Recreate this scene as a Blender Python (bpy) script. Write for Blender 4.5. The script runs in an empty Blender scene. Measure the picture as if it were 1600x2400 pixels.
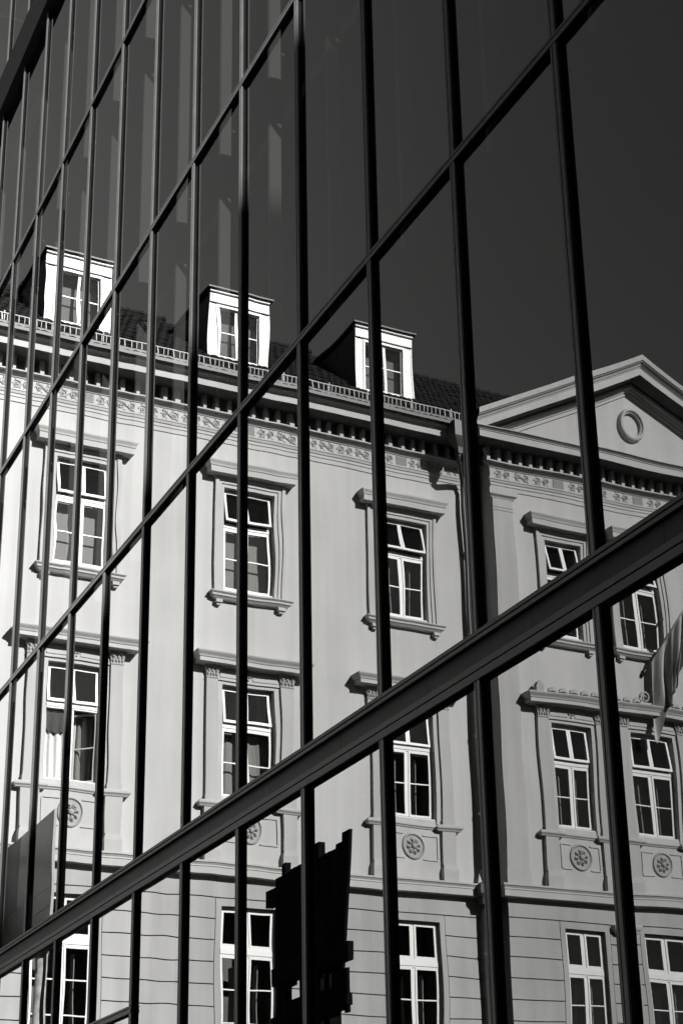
import bpy, math, random
from mathutils import Vector, Matrix

random.seed(11)
sc = bpy.context.scene
R = math.radians

# ------------------------------------------------------------------ camera
cam_d = bpy.data.cameras.new('camera')
cam = bpy.data.objects.new('camera', cam_d)
sc.collection.objects.link(cam)
sc.camera = cam
cam_d.sensor_fit = 'VERTICAL'
cam_d.sensor_height = 24.0
cam_d.lens = 4230.5 / 2400 * 24.0
cam_d.clip_end = 3000
c_r = Vector((0.39420749, 0.91885901, -0.0172792))
c_u = Vector((0.36167829, -0.13782729, 0.92205881))
c_f = Vector((-0.8448605, 0.369732, 0.3866639))
m = Matrix((c_r, c_u, -c_f)).transposed().to_4x4()
m.translation = Vector((7.31764, -4.57859, 1.6))
cam.matrix_world = m

# ------------------------------------------------------------------ sky, sun, exposure
SUN_AZ = R(-26.5)       # direction towards the sun, measured from +X
SUN_EL = R(29)
w = bpy.data.worlds.new('World')
sc.world = w
w.use_nodes = True
nt = w.node_tree
nt.nodes.clear()
sky = nt.nodes.new('ShaderNodeTexSky')
sky.sky_type = 'NISHITA'
sky.sun_disc = False
sky.sun_elevation = SUN_EL
sky.sun_rotation = math.pi / 2 - SUN_AZ
sky.air_density = 0.8
sky.dust_density = 0.3
sky.ozone_density = 2.0
sep = nt.nodes.new('ShaderNodeSeparateColor')     # black and white film behind a red filter
comb = nt.nodes.new('ShaderNodeCombineColor')
bg = nt.nodes.new('ShaderNodeBackground')
bg.inputs['Strength'].default_value = 0.056
wo = nt.nodes.new('ShaderNodeOutputWorld')
nt.links.new(sky.outputs['Color'], sep.inputs['Color'])
def wmath(op, a, b):
    q = nt.nodes.new('ShaderNodeMath')
    q.operation = op
    for i, v in enumerate((a, b)):
        if isinstance(v, float): q.inputs[i].default_value = v
        else: nt.links.new(v, q.inputs[i])
    return q.outputs[0]
filtered = wmath('MAXIMUM', wmath('SUBTRACT', wmath('MULTIPLY', sep.outputs[0], 1.5), wmath('MULTIPLY', sep.outputs[2], 0.18)), 0.0)
for i, k in enumerate((1.0, 0.997, 0.985)):
    nt.links.new(wmath('MULTIPLY', filtered, k), comb.inputs[i])
nt.links.new(comb.outputs['Color'], bg.inputs['Color'])
nt.links.new(bg.outputs['Background'], wo.inputs['Surface'])

sun_d = bpy.data.lights.new('sun', 'SUN')
sun_d.energy = 5.0
sun_d.angle = R(0.5)
sun_d.color = (1.0, 0.995, 0.985)
sun = bpy.data.objects.new('sun', sun_d)
sc.collection.objects.link(sun)
sd = Vector((math.cos(SUN_EL) * math.cos(SUN_AZ), math.cos(SUN_EL) * math.sin(SUN_AZ), math.sin(SUN_EL)))
sun.rotation_euler = sd.to_track_quat('Z', 'Y').to_euler()
sun.location = (30, -30, 40)

sc.view_settings.view_transform = 'Standard'
sc.view_settings.look = 'None'
sc.view_settings.gamma = 1.0
sc.view_settings.use_curve_mapping = False
sc.view_settings.exposure = 2.40
sc.render.engine = 'CYCLES'
sc.cycles.max_bounces = 10
sc.cycles.transparent_max_bounces = 16
sc.cycles.caustics_reflective = False
sc.cycles.caustics_refractive = False

# ------------------------------------------------------------------ materials
def grey(v):
    return (v * 1.0, v * 0.997, v * 0.982, 1)

def material(name, v, rough=0.8, var=0.12, scale=3.0, bump=0.0, bscale=60.0, metal=0.0, spec=0.5, streak=0.0):
    mt = bpy.data.materials.new(name)
    mt.use_nodes = True
    n = mt.node_tree
    v *= 0.7
    b = n.nodes['Principled BSDF']
    b.inputs['Roughness'].default_value = rough
    b.inputs['Metallic'].default_value = metal
    b.inputs['Specular IOR Level'].default_value = spec
    tc = n.nodes.new('ShaderNodeTexCoord')
    nz = n.nodes.new('ShaderNodeTexNoise')
    nz.inputs['Scale'].default_value = scale
    nz.inputs['Detail'].default_value = 6
    rp = n.nodes.new('ShaderNodeValToRGB')
    rp.color_ramp.elements[0].position = 0.3
    rp.color_ramp.elements[0].color = grey(v * (1 - var))
    rp.color_ramp.elements[1].position = 0.7
    rp.color_ramp.elements[1].color = grey(v * (1 + var))
    n.links.new(tc.outputs['Object'], nz.inputs['Vector'])
    n.links.new(nz.outputs['Fac'], rp.inputs['Fac'])
    col = rp.outputs['Color']
    if streak:
        mp = n.nodes.new('ShaderNodeMapping')
        mp.inputs['Scale'].default_value = (2.2, 2.2, 0.12)
        nz3 = n.nodes.new('ShaderNodeTexNoise')
        nz3.inputs['Scale'].default_value = 1.6
        nz3.inputs['Detail'].default_value = 4
        n.links.new(tc.outputs['Object'], mp.inputs['Vector'])
        n.links.new(mp.outputs['Vector'], nz3.inputs['Vector'])
        mr = n.nodes.new('ShaderNodeMapRange')
        mr.inputs['From Min'].default_value = 0.35
        mr.inputs['From Max'].default_value = 0.65
        mr.inputs['To Min'].default_value = 1 - streak
        mr.inputs['To Max'].default_value = 1.0
        n.links.new(nz3.outputs['Fac'], mr.inputs['Value'])
        mx = n.nodes.new('ShaderNodeVectorMath')
        mx.operation = 'SCALE'
        n.links.new(col, mx.inputs[0])
        n.links.new(mr.outputs['Result'], mx.inputs['Scale'])
        col = mx.outputs['Vector']
    n.links.new(col, b.inputs['Base Color'])
    if bump:
        nz2 = n.nodes.new('ShaderNodeTexNoise')
        nz2.inputs['Scale'].default_value = bscale
        nz2.inputs['Detail'].default_value = 5
        bp = n.nodes.new('ShaderNodeBump')
        bp.inputs['Strength'].default_value = bump
        bp.inputs['Distance'].default_value = 0.01
        n.links.new(tc.outputs['Object'], nz2.inputs['Vector'])
        n.links.new(nz2.outputs['Fac'], bp.inputs['Height'])
        n.links.new(bp.outputs['Normal'], b.inputs['Normal'])
    return mt

def glass_material(name, ior, tint, tone=0.95):
    mt = bpy.data.materials.new(name)
    mt.use_nodes = True
    n = mt.node_tree
    n.nodes.clear()
    out = n.nodes.new('ShaderNodeOutputMaterial')
    mix = n.nodes.new('ShaderNodeMixShader')
    fr = n.nodes.new('ShaderNodeFresnel')
    geo = n.nodes.new('ShaderNodeNewGeometry')     # a thin sheet reflects alike from either side
    mi = n.nodes.new('ShaderNodeMapRange')
    mi.inputs['To Min'].default_value = ior
    mi.inputs['To Max'].default_value = 1.0 / ior
    n.links.new(geo.outputs['Backfacing'], mi.inputs['Value'])
    n.links.new(mi.outputs['Result'], fr.inputs['IOR'])
    tr = n.nodes.new('ShaderNodeBsdfTransparent')
    tr.inputs['Color'].default_value = grey(tint)
    gl = n.nodes.new('ShaderNodeBsdfGlossy')
    gl.inputs['Roughness'].default_value = 0.0
    gl.inputs['Color'].default_value = (tone, tone * 0.998, tone * 0.99, 1)
    oi = n.nodes.new('ShaderNodeObjectInfo')       # coatings differ a little from pane to pane
    mo = n.nodes.new('ShaderNodeMapRange')
    mo.inputs['To Min'].default_value = 0.92
    mo.inputs['To Max'].default_value = 1.03
    n.links.new(oi.outputs['Random'], mo.inputs['Value'])
    mf = n.nodes.new('ShaderNodeMath')
    mf.operation = 'MULTIPLY'
    n.links.new(fr.outputs[0], mf.inputs[0])
    n.links.new(mo.outputs['Result'], mf.inputs[1])
    n.links.new(mf.outputs[0], mix.inputs[0])
    n.links.new(tr.outputs[0], mix.inputs[1])
    n.links.new(gl.outputs[0], mix.inputs[2])
    n.links.new(mix.outputs[0], out.inputs['Surface'])
    return mt

M = {
    'stucco': material('pale_stucco', 0.56, 0.9, 0.05, 0.7, 0.12, 90, streak=0.10, spec=0.1),
    'pilaster': material('grey_stucco', 0.48, 0.9, 0.05, 0.9, 0.12, 90, streak=0.08, spec=0.1),
    'trim': material('stucco_moulding', 0.52, 0.85, 0.07, 1.5, 0.08, 60, streak=0.05, spec=0.1),
    'rustic': material('rusticated_stucco', 0.455, 0.9, 0.08, 0.8, 0.15, 70, streak=0.14, spec=0.1),
    'shade_dark': material('shade_darkened_soffit', 0.10, 0.9, 0.3, 6.0, spec=0.1),  # shade below the cornices, put into the colour
    'groove': material('dark_groove', 0.16, 0.95, 0.1, 2.0),  # darker than the courses in front of it
    'ornament': material('ornament_stucco', 0.38, 0.9, 0.08, 5.0),
    'plaque': material('grey_plaque', 0.25, 0.9, 0.1, 14.0),
    'white': material('white_window_paint', 0.78, 0.45, 0.04, 4.0),
    'tin': material('white_dormer_paint', 0.86, 0.5, 0.05, 3.0),
    'zinc': material('dark_zinc', 0.022, 0.45, 0.2, 4.0, spec=0.3),
    'pipe': material('dull_zinc_pipe', 0.05, 0.45, 0.25, 6.0, spec=0.4),
    'pale_zinc': material('pale_zinc', 0.22, 0.5, 0.12, 8.0, 0.1, 40),
    'tile': material('dark_roof_tile', 0.013, 0.8, 0.35, 7.0, 0.2, 30, spec=0.15),
    'slate': material('dark_cheek_cladding', 0.11, 0.7, 0.2, 5.0, spec=0.15),
    'rail': material('galvanised_rail', 0.26, 0.5, 0.1, 8.0),
    'room': material('dim_room', 0.22, 0.9, 0.2, 2.0),
    'blind': material('pale_blind', 0.40, 0.9, 0.05, 6.0),
    'curtain': material('white_curtain', 0.72, 0.9, 0.05, 9.0),
    'valance': material('dark_valance', 0.05, 0.9, 0.3, 25.0),
    'paint': material('black_metal_paint', 0.06, 0.40, 0.12, 5.0, spec=0.03),
    'cap': material('black_band_cap', 0.055, 0.45, 0.12, 5.0, spec=0.02),
    'flank_band_black': material('flank_shade_band_black', 0.006, 0.8, 0.1, 5.0, spec=0.03),  # flanks carry shade in their colour; the storey band itself is black
    'panel': material('dark_spandrel_paint', 0.024, 0.45, 0.15, 3.0, spec=0.012),
    'interior': material('dark_interior', 0.03, 0.9, 0.2, 1.0),
    'post': material('pale_interior_post', 0.62, 0.7, 0.06, 2.0),
    'timber': material('blackened_timber', 0.006, 0.95, 0.3, 9.0, 0.2, 40, spec=0.03),
    'concrete': material('mottled_concrete', 0.27, 0.9, 0.45, 7.0, 0.4, 25),
    'pale_flag': material('pale_flag_cloth', 0.55, 0.9, 0.08, 4.0),
    'flag': material('grey_flag_cloth', 0.33, 0.9, 0.1, 3.0),
    'board': material('grey_fascia_reflection', 0.10, 0.35, 0.35, 0.9, spec=0.15),  # right bay's reflection as plain colour; also used on the rails
    'mid_reflection': material('mid_fascia_reflection', 0.07, 0.5, 0.4, 1.2, spec=0.1),  # these matte greys stand for reflections in the pavilion's glass
    'dark_reflection': material('dark_fascia_reflection', 0.05, 0.35, 0.25, 1.5, spec=0.2),
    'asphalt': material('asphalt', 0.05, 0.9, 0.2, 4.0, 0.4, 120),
    'paving': material('paving', 0.22, 0.9, 0.12, 2.0, 0.3, 60),
    'facade_glass': glass_material('facade_glass', 1.85, 0.17),
    'window_glass': glass_material('window_glass', 1.55, 0.75),
    'pavilion_glass': glass_material('pavilion_glass', 1.5, 0.35, 0.8),
}

# ------------------------------------------------------------------ mesh helpers
col = sc.collection

class MB:
    """collects shapes and links them as one mesh object"""
    def __init__(self):
        self.v, self.f = [], []
    def box(self, x0, x1, y0, y1, z0, z1):
        b = len(self.v)
        self.v += [(x, y, z) for z in (z0, z1) for y in (y0, y1) for x in (x0, x1)]
        self.f += [tuple(b + i for i in q) for q in ((0, 2, 3, 1), (4, 5, 7, 6), (0, 1, 5, 4), (2, 6, 7, 3), (0, 4, 6, 2), (1, 3, 7, 5))]
        return self
    def quad(self, a, b, c, d):
        k = len(self.v)
        self.v += [a, b, c, d]
        self.f.append((k, k + 1, k + 2, k + 3))
        return self
    def poly(self, pts):
        k = len(self.v)
        self.v += pts
        self.f.append(tuple(range(k, k + len(pts))))
        return self
    def loft(self, rings, closed=False, caps=False):
        k = len(self.v)
        n = len(rings[0])
        for r in rings:
            self.v += [tuple(p) for p in r]
        for i in range(len(rings) - 1):
            for j in range(n if closed else n - 1):
                a, b = k + i * n + j, k + i * n + (j + 1) % n
                self.f.append((a, b, b + n, a + n))
        if caps:
            self.f.append(tuple(k + j for j in range(n))[::-1])
            self.f.append(tuple(k + (len(rings) - 1) * n + j for j in range(n)))
        return self
    def prism(self, prof, x0, x1):
        """prof: closed (y, z) outline, extruded along x"""
        return self.loft([[(x, y, z) for y, z in prof] for x in (x0, x1)], True, True)
    def tube(self, pts, rad, n=8):
        rings = []
        pts = [Vector(p) for p in pts]
        for i, p in enumerate(pts):
            t = (pts[min(i + 1, len(pts) - 1)] - pts[max(i - 1, 0)]).normalized()
            a = t.cross(Vector((0.31, 0.83, 0.45)))
            a.normalize()
            b = t.cross(a)
            r = rad[i] if isinstance(rad, (list, tuple)) else rad
            rings.append([p + (a * math.cos(2 * math.pi * q / n) + b * math.sin(2 * math.pi * q / n)) * r for q in range(n)])
        return self.loft(rings, True, True)
    def mould(self, s0, s1, prof, base=0.0):
        """moulding along x with mitred ends; prof (projection, z) from bottom to top"""
        rings = []
        for side in range(4):
            ring = []
            for o, z in prof:
                x = (s0 - o) if side < 2 else (s1 + o)
                y = base + (0.0 if side in (0, 3) else o)
                ring.append((x, y, z))
            rings.append(ring)
        return self.loft(rings)
    def mesh(self, name, mat, smooth=False):
        me = bpy.data.meshes.new(name)
        me.from_pydata(self.v, [], self.f)
        me.materials.append(M[mat])
        if smooth:
            me.polygons.foreach_set('use_smooth', [True] * len(me.polygons))
        me.update()
        return me
    def build(self, name, mat, parent=None, loc=None, rot=None, smooth=False):
        return link(name, self.mesh(name, mat, smooth), parent, loc, rot)

def link(name, me, parent=None, loc=None, rot=None):
    o = bpy.data.objects.new(name, me)
    col.objects.link(o)
    o.parent = parent
    if loc: o.location = loc
    if rot: o.rotation_euler = rot
    return o

def empty(name, loc=(0, 0, 0), rz=0.0, label=None, cat=None, parent=None):
    o = bpy.data.objects.new(name, None)
    col.objects.link(o)
    o.location = loc
    o.rotation_euler = (0, 0, rz)
    o.empty_display_size = 0.2
    o.parent = parent
    if label: tag(o, label, cat)
    return o

def tag(o, label, cat, group=None):
    o['label'] = label
    o['category'] = cat
    if group: o['group'] = group
    return o

def structure(o):
    o['kind'] = 'structure'
    return o

# ------------------------------------------------------------------ ground
structure(MB().box(-600, 600, -600, 600, -0.5, 0.0).build('street', 'asphalt'))
structure(MB().box(-20, 40, -2.2, 0.6, 0.004, 0.13).build('pavement', 'paving'))
GLASS_Y = 0.036

# ------------------------------------------------------------------ glass building
BAY = 1.3
N0, N1 = -6, 14                      # mullions stand at x = -n * BAY
XL, XR = -N1 * BAY - 0.03, -N0 * BAY + 0.03
gb = empty('glass_building', (0, 0, 0), 0, 'glass curtain wall office building in black mullions mirroring the old stucco facade', 'building')
ROWS = [(0.13, 4.69), (4.89, 8.11), (8.11, 11.326), (11.326, 14.541), (14.541, 17.78), (18.45, 21.66)]

def pane_mesh(k, wd, ht):
    rng = random.Random(100 + k)
    nx, nz = 22, max(8, int(ht / 0.07))
    ph = [(rng.uniform(0.7, 2.6), rng.uniform(-1.4, 1.4), rng.uniform(0, 6.3), rng.uniform(0.5, 1.0)) for _ in range(4)]
    bow = rng.uniform(-1, 1) * 0.00030
    tx, tz = rng.gauss(0, 0.00050), rng.gauss(0, 0.00038)
    edge = rng.uniform(0.3, 1.0) * 0.00017
    b = MB()
    for j in range(nz + 1):
        for i in range(nx + 1):
            u, v = i / nx, j / nz
            x, z = (u - 0.5) * wd, (v - 0.5) * ht
            y = tx * x + tz * z + bow * (1 - (2 * u - 1) ** 2) * (1 - (2 * v - 1) ** 2)
            for fz, fx, p, a in ph:
                y += a * 0.000055 * math.sin(2 * math.pi * (fz * z * 0.75 + fx * x * 0.8) + p)
            d = min(u, 1 - u) * wd
            y += edge * math.exp(-d / 0.09)
            b.v.append((x, y, z))
    for j in range(nz):
        for i in range(nx):
            a = j * (nx + 1) + i
            b.f.append((a, a + 1, a + nx + 2, a + nx + 1))
    return b.mesh('glass_pane', 'facade_glass', True)

variants = {}
for ri, (z0, z1) in enumerate(ROWS):
    ht = round(z1 - z0, 3)
    for n in range(N0, N1):
        k = (ri * 7 + n * 5) % 9
        if ht not in variants: variants[ht] = {}
        if k not in variants[ht]:
            variants[ht][k] = pane_mesh(k + int(ht * 1000), BAY, ht)
        link('glass_pane', variants[ht][k], gb, (-(n + 0.5) * BAY, GLASS_Y, (z0 + z1) / 2))

def mullion_mesh(z0, z1):
    """folded cap with a shadow groove, on flanks coloured black for shade"""
    h, d = 0.031, 0.012
    prof = [(-h, 0.0), (-0.013, 0.0), (-0.013, 0.011), (-0.003, 0.011), (-0.003, 0.0), (h, 0.0), (h, d), (-h, d)]
    b = MB()
    b.loft([[(x, y, z) for x, y in prof] for z in (z0, z1)], True, True)
    k = len(b.f)
    g = h - 0.002
    prof = [(-g, d), (g, d), (g, 0.018), (g - 0.004, 0.018), (g - 0.004, 0.024), (g, 0.024), (g, GLASS_Y - 0.001), (-g, GLASS_Y - 0.001)]
    b.loft([[(x, y, z) for x, y in prof] for z in (z0, z1)], True, True)
    me = b.mesh('mullion', 'paint')
    me.materials.append(M['flank_band_black'])  # sides blackened in colour instead of by shade
    for p in me.polygons[k:]:
        p.material_index = 1
    return me
mm = [mullion_mesh(0.13, 4.638), mullion_mesh(4.922, 17.778), mullion_mesh(18.452, 21.7)]
for n in range(N0, N1 + 1):
    for me in mm:
        link('mullion', me, gb, (-n * BAY, 0, 0))

def capped_rail(name, z0, z1, groove, x0=XL, x1=XR, yf=-0.004, mat='paint'):
    b = MB()
    d = 0.010
    b.prism([(yf, z0), (yf, groove - 0.005), (d - 0.001, groove - 0.005), (d - 0.001, groove + 0.005), (yf, groove + 0.005), (yf, z1), (d, z1), (d, z0)], x0, x1)
    k = len(b.f)
    b.prism([(d, z0 + 0.002), (d, z1 - 0.002), (GLASS_Y - 0.001, z1 - 0.002), (GLASS_Y - 0.001, z0 + 0.002)], x0, x1)
    me = b.mesh(name, mat)
    me.materials.append(M['flank_band_black'])  # rail flanks get the same painted shade
    for p in me.polygons[k:]:
        p.material_index = 1
    return link(name, me, gb)
for zc in (8.10, 11.316, 14.531):
    capped_rail('transom', zc - 0.03, zc + 0.03, zc + 0.008)
capped_rail('transom', 3.623, 3.683, 3.66, -9 * BAY, -6 * BAY + 0.031)
MB().box(XL, XR, -0.05, 0.3, 21.66, 21.9).build('parapet_capping', 'paint', gb)
# storey band: upper cap, recessed panel in lengths, lower cap
for z0, z1, g in ((4.865, 4.922, 4.893), (4.638, 4.732, 4.690)):
    capped_rail('band_cap', z0, z1, g, yf=-0.006, mat='cap')
for i, n in enumerate(range(N0, N1, 1)):
    b = MB()
    b.box(-(n + 1) * BAY + 0.62 + 0.002, -n * BAY + 0.62 - 0.002, 0.026, GLASS_Y - 0.002, 4.732, 4.865)
    b.build('spandrel_panel', 'panel', gb)
for n in range(N0, N1, 4):
    MB().box(max(-(n + 4) * BAY, XL) + 0.003, -n * BAY - 0.003, -0.08, GLASS_Y + 0.3, 17.78, 18.45).build('storey_band', 'flank_band_black', gb)
# inside: rooms behind the glass
for z in (4.70, 11.25, 17.82):
    MB().box(XL, XR, 0.55, 4.5, z, z + 0.14).build('floor_slab', 'interior', gb)
MB().box(XL, XR, 4.5, 4.8, 0.0, 21.6).build('back_wall', 'interior', gb)
for x in (XL, XR - 0.05):
    MB().box(x, x + 0.05, 0.1, 4.5, 0.0, 21.6).build('end_wall', 'interior', gb)
MB().box(XL, XR, 0.3, 4.8, 21.66, 21.9).build('roof_slab', 'interior', gb)
pm = [MB().box(-0.025, 0.025, 0.27, 0.375, z0 + 0.12, z1 - 0.36).mesh('inner_post', 'post') for z0, z1 in ((8.11, 11.33), (11.33, 14.54), (14.54, 17.78))]
for n in range(N0, N1 + 1):
    for me in pm:
        link('inner_post', me, gb, (-n * BAY, 0, 0))
bm_ = MB().box(-0.12, 0.12, 0.42, 0.45, 0, 0.02).mesh('blind_bracket', 'post')
for n in range(1, N1):
    for z in (11.80, 14.98):
        link('blind_bracket', bm_, gb, (-(n + 0.15) * BAY, 0, z))

# ------------------------------------------------------------------ old building (stands across the street corner, seen in the glass)
# its own axes: x = along the facade (to the right as the mirror shows it), y = outwards from the main wall, z = height
ob = empty('old_building', (-27.4947, 2 * GLASS_Y - 10.6562, 0), R(-94.5),
           'pale neoclassical stucco house with dormers, pediment and white windows mirrored in the glass', 'building')
P = 0.45                        # how far the middle pavilion projects
RL, RR = 3.77, 12.23
S0, S1 = -14.4, 22.0
AX = [-10.1, -6.2, -2.3, 1.58]
AXR = [5.70, 8.0, 10.3]
AXE = [14.42, 18.3]
HW = 0.63
F2 = (15.2, 17.6)
F1 = (10.62, 13.05)
F0 = (5.3, 8.40)

def opening_list(axes, hw=HW):
    return [(a - hwf(a), a + hwf(a), z0, z1) for a in axes for z0, z1 in (F0, F1, F2)]

def hwf(a):
    return {5.70: 0.52, 8.0: 0.60, 10.3: 0.54}.get(a, HW)

def wall_mesh(b, s0, s1, z0, z1, base, ops, depth=0.22):
    xs = sorted({s0, s1, *[v for o in ops for v in o[:2] if s0 < v < s1]})
    zs = sorted({z0, z1, *[v for o in ops for v in o[2:] if z0 < v < z1]})
    for i in range(len(xs) - 1):
        for j in range(len(zs) - 1):
            cx, cz = (xs[i] + xs[i + 1]) / 2, (zs[j] + zs[j + 1]) / 2
            if any(o[0] < cx < o[1] and o[2] < cz < o[3] for o in ops):
                continue
            b.quad((xs[i + 1], base, zs[j]), (xs[i], base, zs[j]), (xs[i], base, zs[j + 1]), (xs[i + 1], base, zs[j + 1]))
    for a, c, e, g in ops:
        y0, y1 = base, base - depth
        b.quad((a, y0, e), (a, y1, e), (a, y1, g), (a, y0, g))
        b.quad((c, y1, e), (c, y0, e), (c, y0, g), (c, y1, g))
        b.quad((a, y1, g), (c, y1, g), (c, y0, g), (a, y0, g))
        b.quad((a, y0, e), (c, y0, e), (c, y1, e), (a, y1, e))

b = MB()
wall_mesh(b, S0, RL, 9.1, 19.6, 0.0, [o for o in opening_list(AX) if o[2] > 9])
b.build('main_wall', 'stucco', ob)
b = MB()
wall_mesh(b, RR, S1, 9.1, 19.6, 0.0, [o for o in opening_list(AXE) if o[2] > 9])
b.build('main_wall', 'stucco', ob)
b = MB()
wall_mesh(b, RL, RR, 9.1, 19.6, P, [o for o in opening_list(AXR) if o[2] > 9])
b.quad((RL, P, 9.1), (RL, 0, 9.1), (RL, 0, 19.6), (RL, P, 19.6))
b.quad((RR, 0, 9.1), (RR, P, 9.1), (RR, P, 19.6), (RR, 0, 19.6))
b.build('pavilion_wall', 'stucco', ob)
# ground storey: recessed backing with the courses of render standing proud of it
b = MB()
wall_mesh(b, S0, RL, 0.0, 9.1, -0.03, [o for o in opening_list(AX) if o[2] < 9], 0.19)
wall_mesh(b, RR, S1, 0.0, 9.1, -0.03, [o for o in opening_list(AXE) if o[2] < 9], 0.19)
wall_mesh(b, RL, RR, 0.0, 9.1, P - 0.03, [o for o in opening_list(AXR) if o[2] < 9], 0.19)
b.quad((RL + .03, P, 0), (RL + .03, 0, 0), (RL + .03, 0, 9.1), (RL + .03, P, 9.1))
b.quad((RR - .03, 0, 0), (RR - .03, P, 0), (RR - .03, P, 9.1), (RR - .03, 0, 9.1))
b.build('joint_backing', 'groove', ob)
# body behind
MB().box(S0, S1, -11.0, -1.15, 0, 19.7).build('house_body', 'room', ob)
for x in (S0, S1 - 0.1):
    MB().box(x, x + 0.1, -1.14, -0.23, 0, 19.6).build('gable_wall', 'stucco', ob)

COURSES = [9.10, 8.56, 8.14, 7.71, 7.275, 6.845, 6.41, 5.98, 5.55, 5.12, 4.69, 4.26, 3.83, 3.4, 2.97, 2.54, 2.11, 1.68, 1.25, 0.6, 0.0]
G = 0.012
def course_row(s0, s1, z0, z1, base, stops):
    """one course split at the windows"""
    cuts = [s0]
    for a, h in stops:
        cuts += [a - h - 0.135, a + h + 0.135]
    cuts.append(s1)
    for i in range(0, len(cuts), 2):
        if cuts[i + 1] - cuts[i] > 0.05:
            MB().box(cuts[i] + 0.004, cuts[i + 1] - 0.004, base - 0.028, base, z0 + G, z1 - G).build('render_course', 'rustic', ob)
for i in range(len(COURSES) - 1):
    z1, z0 = COURSES[i], COURSES[i + 1]
    for s0, s1, base, axes in ((S0, RL, 0.0, AX), (RL, RR, P, AXR), (RR, S1, 0.0, AXE)):
        stops = [(a, hwf(a)) for a in axes] if z0 < 8.5 and z1 > 5.2 else []
        course_row(s0, s1, z0, z1, base, stops)
for base, axes in ((0.0, AX + AXE), (P, AXR)):
    for a in axes:
        h = hwf(a)
        b = MB()
        for s in (-1, 1):
            x0, x1 = sorted((a + s * h, a + s * (h + 0.125)))
            b.box(x0, x1, base - 0.028, base + 0.004, 5.12, 8.40)
        b.box(a - h - 0.125, a + h + 0.125, base - 0.028, base + 0.004, 8.40, 8.548)
        b.build('plain_surround', 'rustic', ob)

# ---- windows
def sash(wd, ht, rail, bars, depth=0.045):
    """a glazed leaf hung in the xz plane, origin at its lower left corner"""
    b = MB()
    b.box(0, rail, 0, depth, 0, ht).box(wd - rail, wd, 0, depth, 0, ht)
    b.box(rail, wd - rail, 0.001, depth - 0.001, 0, rail * 1.15).box(rail, wd - rail, 0.001, depth - 0.001, ht - rail, ht)
    for z in bars:
        b.box(rail, wd - rail, 0.008, depth - 0.008, z - 0.013, z + 0.013)
    return b

def curtain_mesh(x0, x1, y, z0, z1, amp, waves, ph=0.0):
    b = MB()
    n = int(waves * 8)
    ring = []
    for k in range(2):
        z = (z0, z1)[k]
        ring.append([(x0 + (x1 - x0) * i / n, y + amp * (0.7 + 0.3 * k) * math.sin(2 * math.pi * waves * i / n + ph) + 0.006 * math.sin(i * 1.7), z) for i in range(n + 1)])
    return b.loft(ring)

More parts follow.
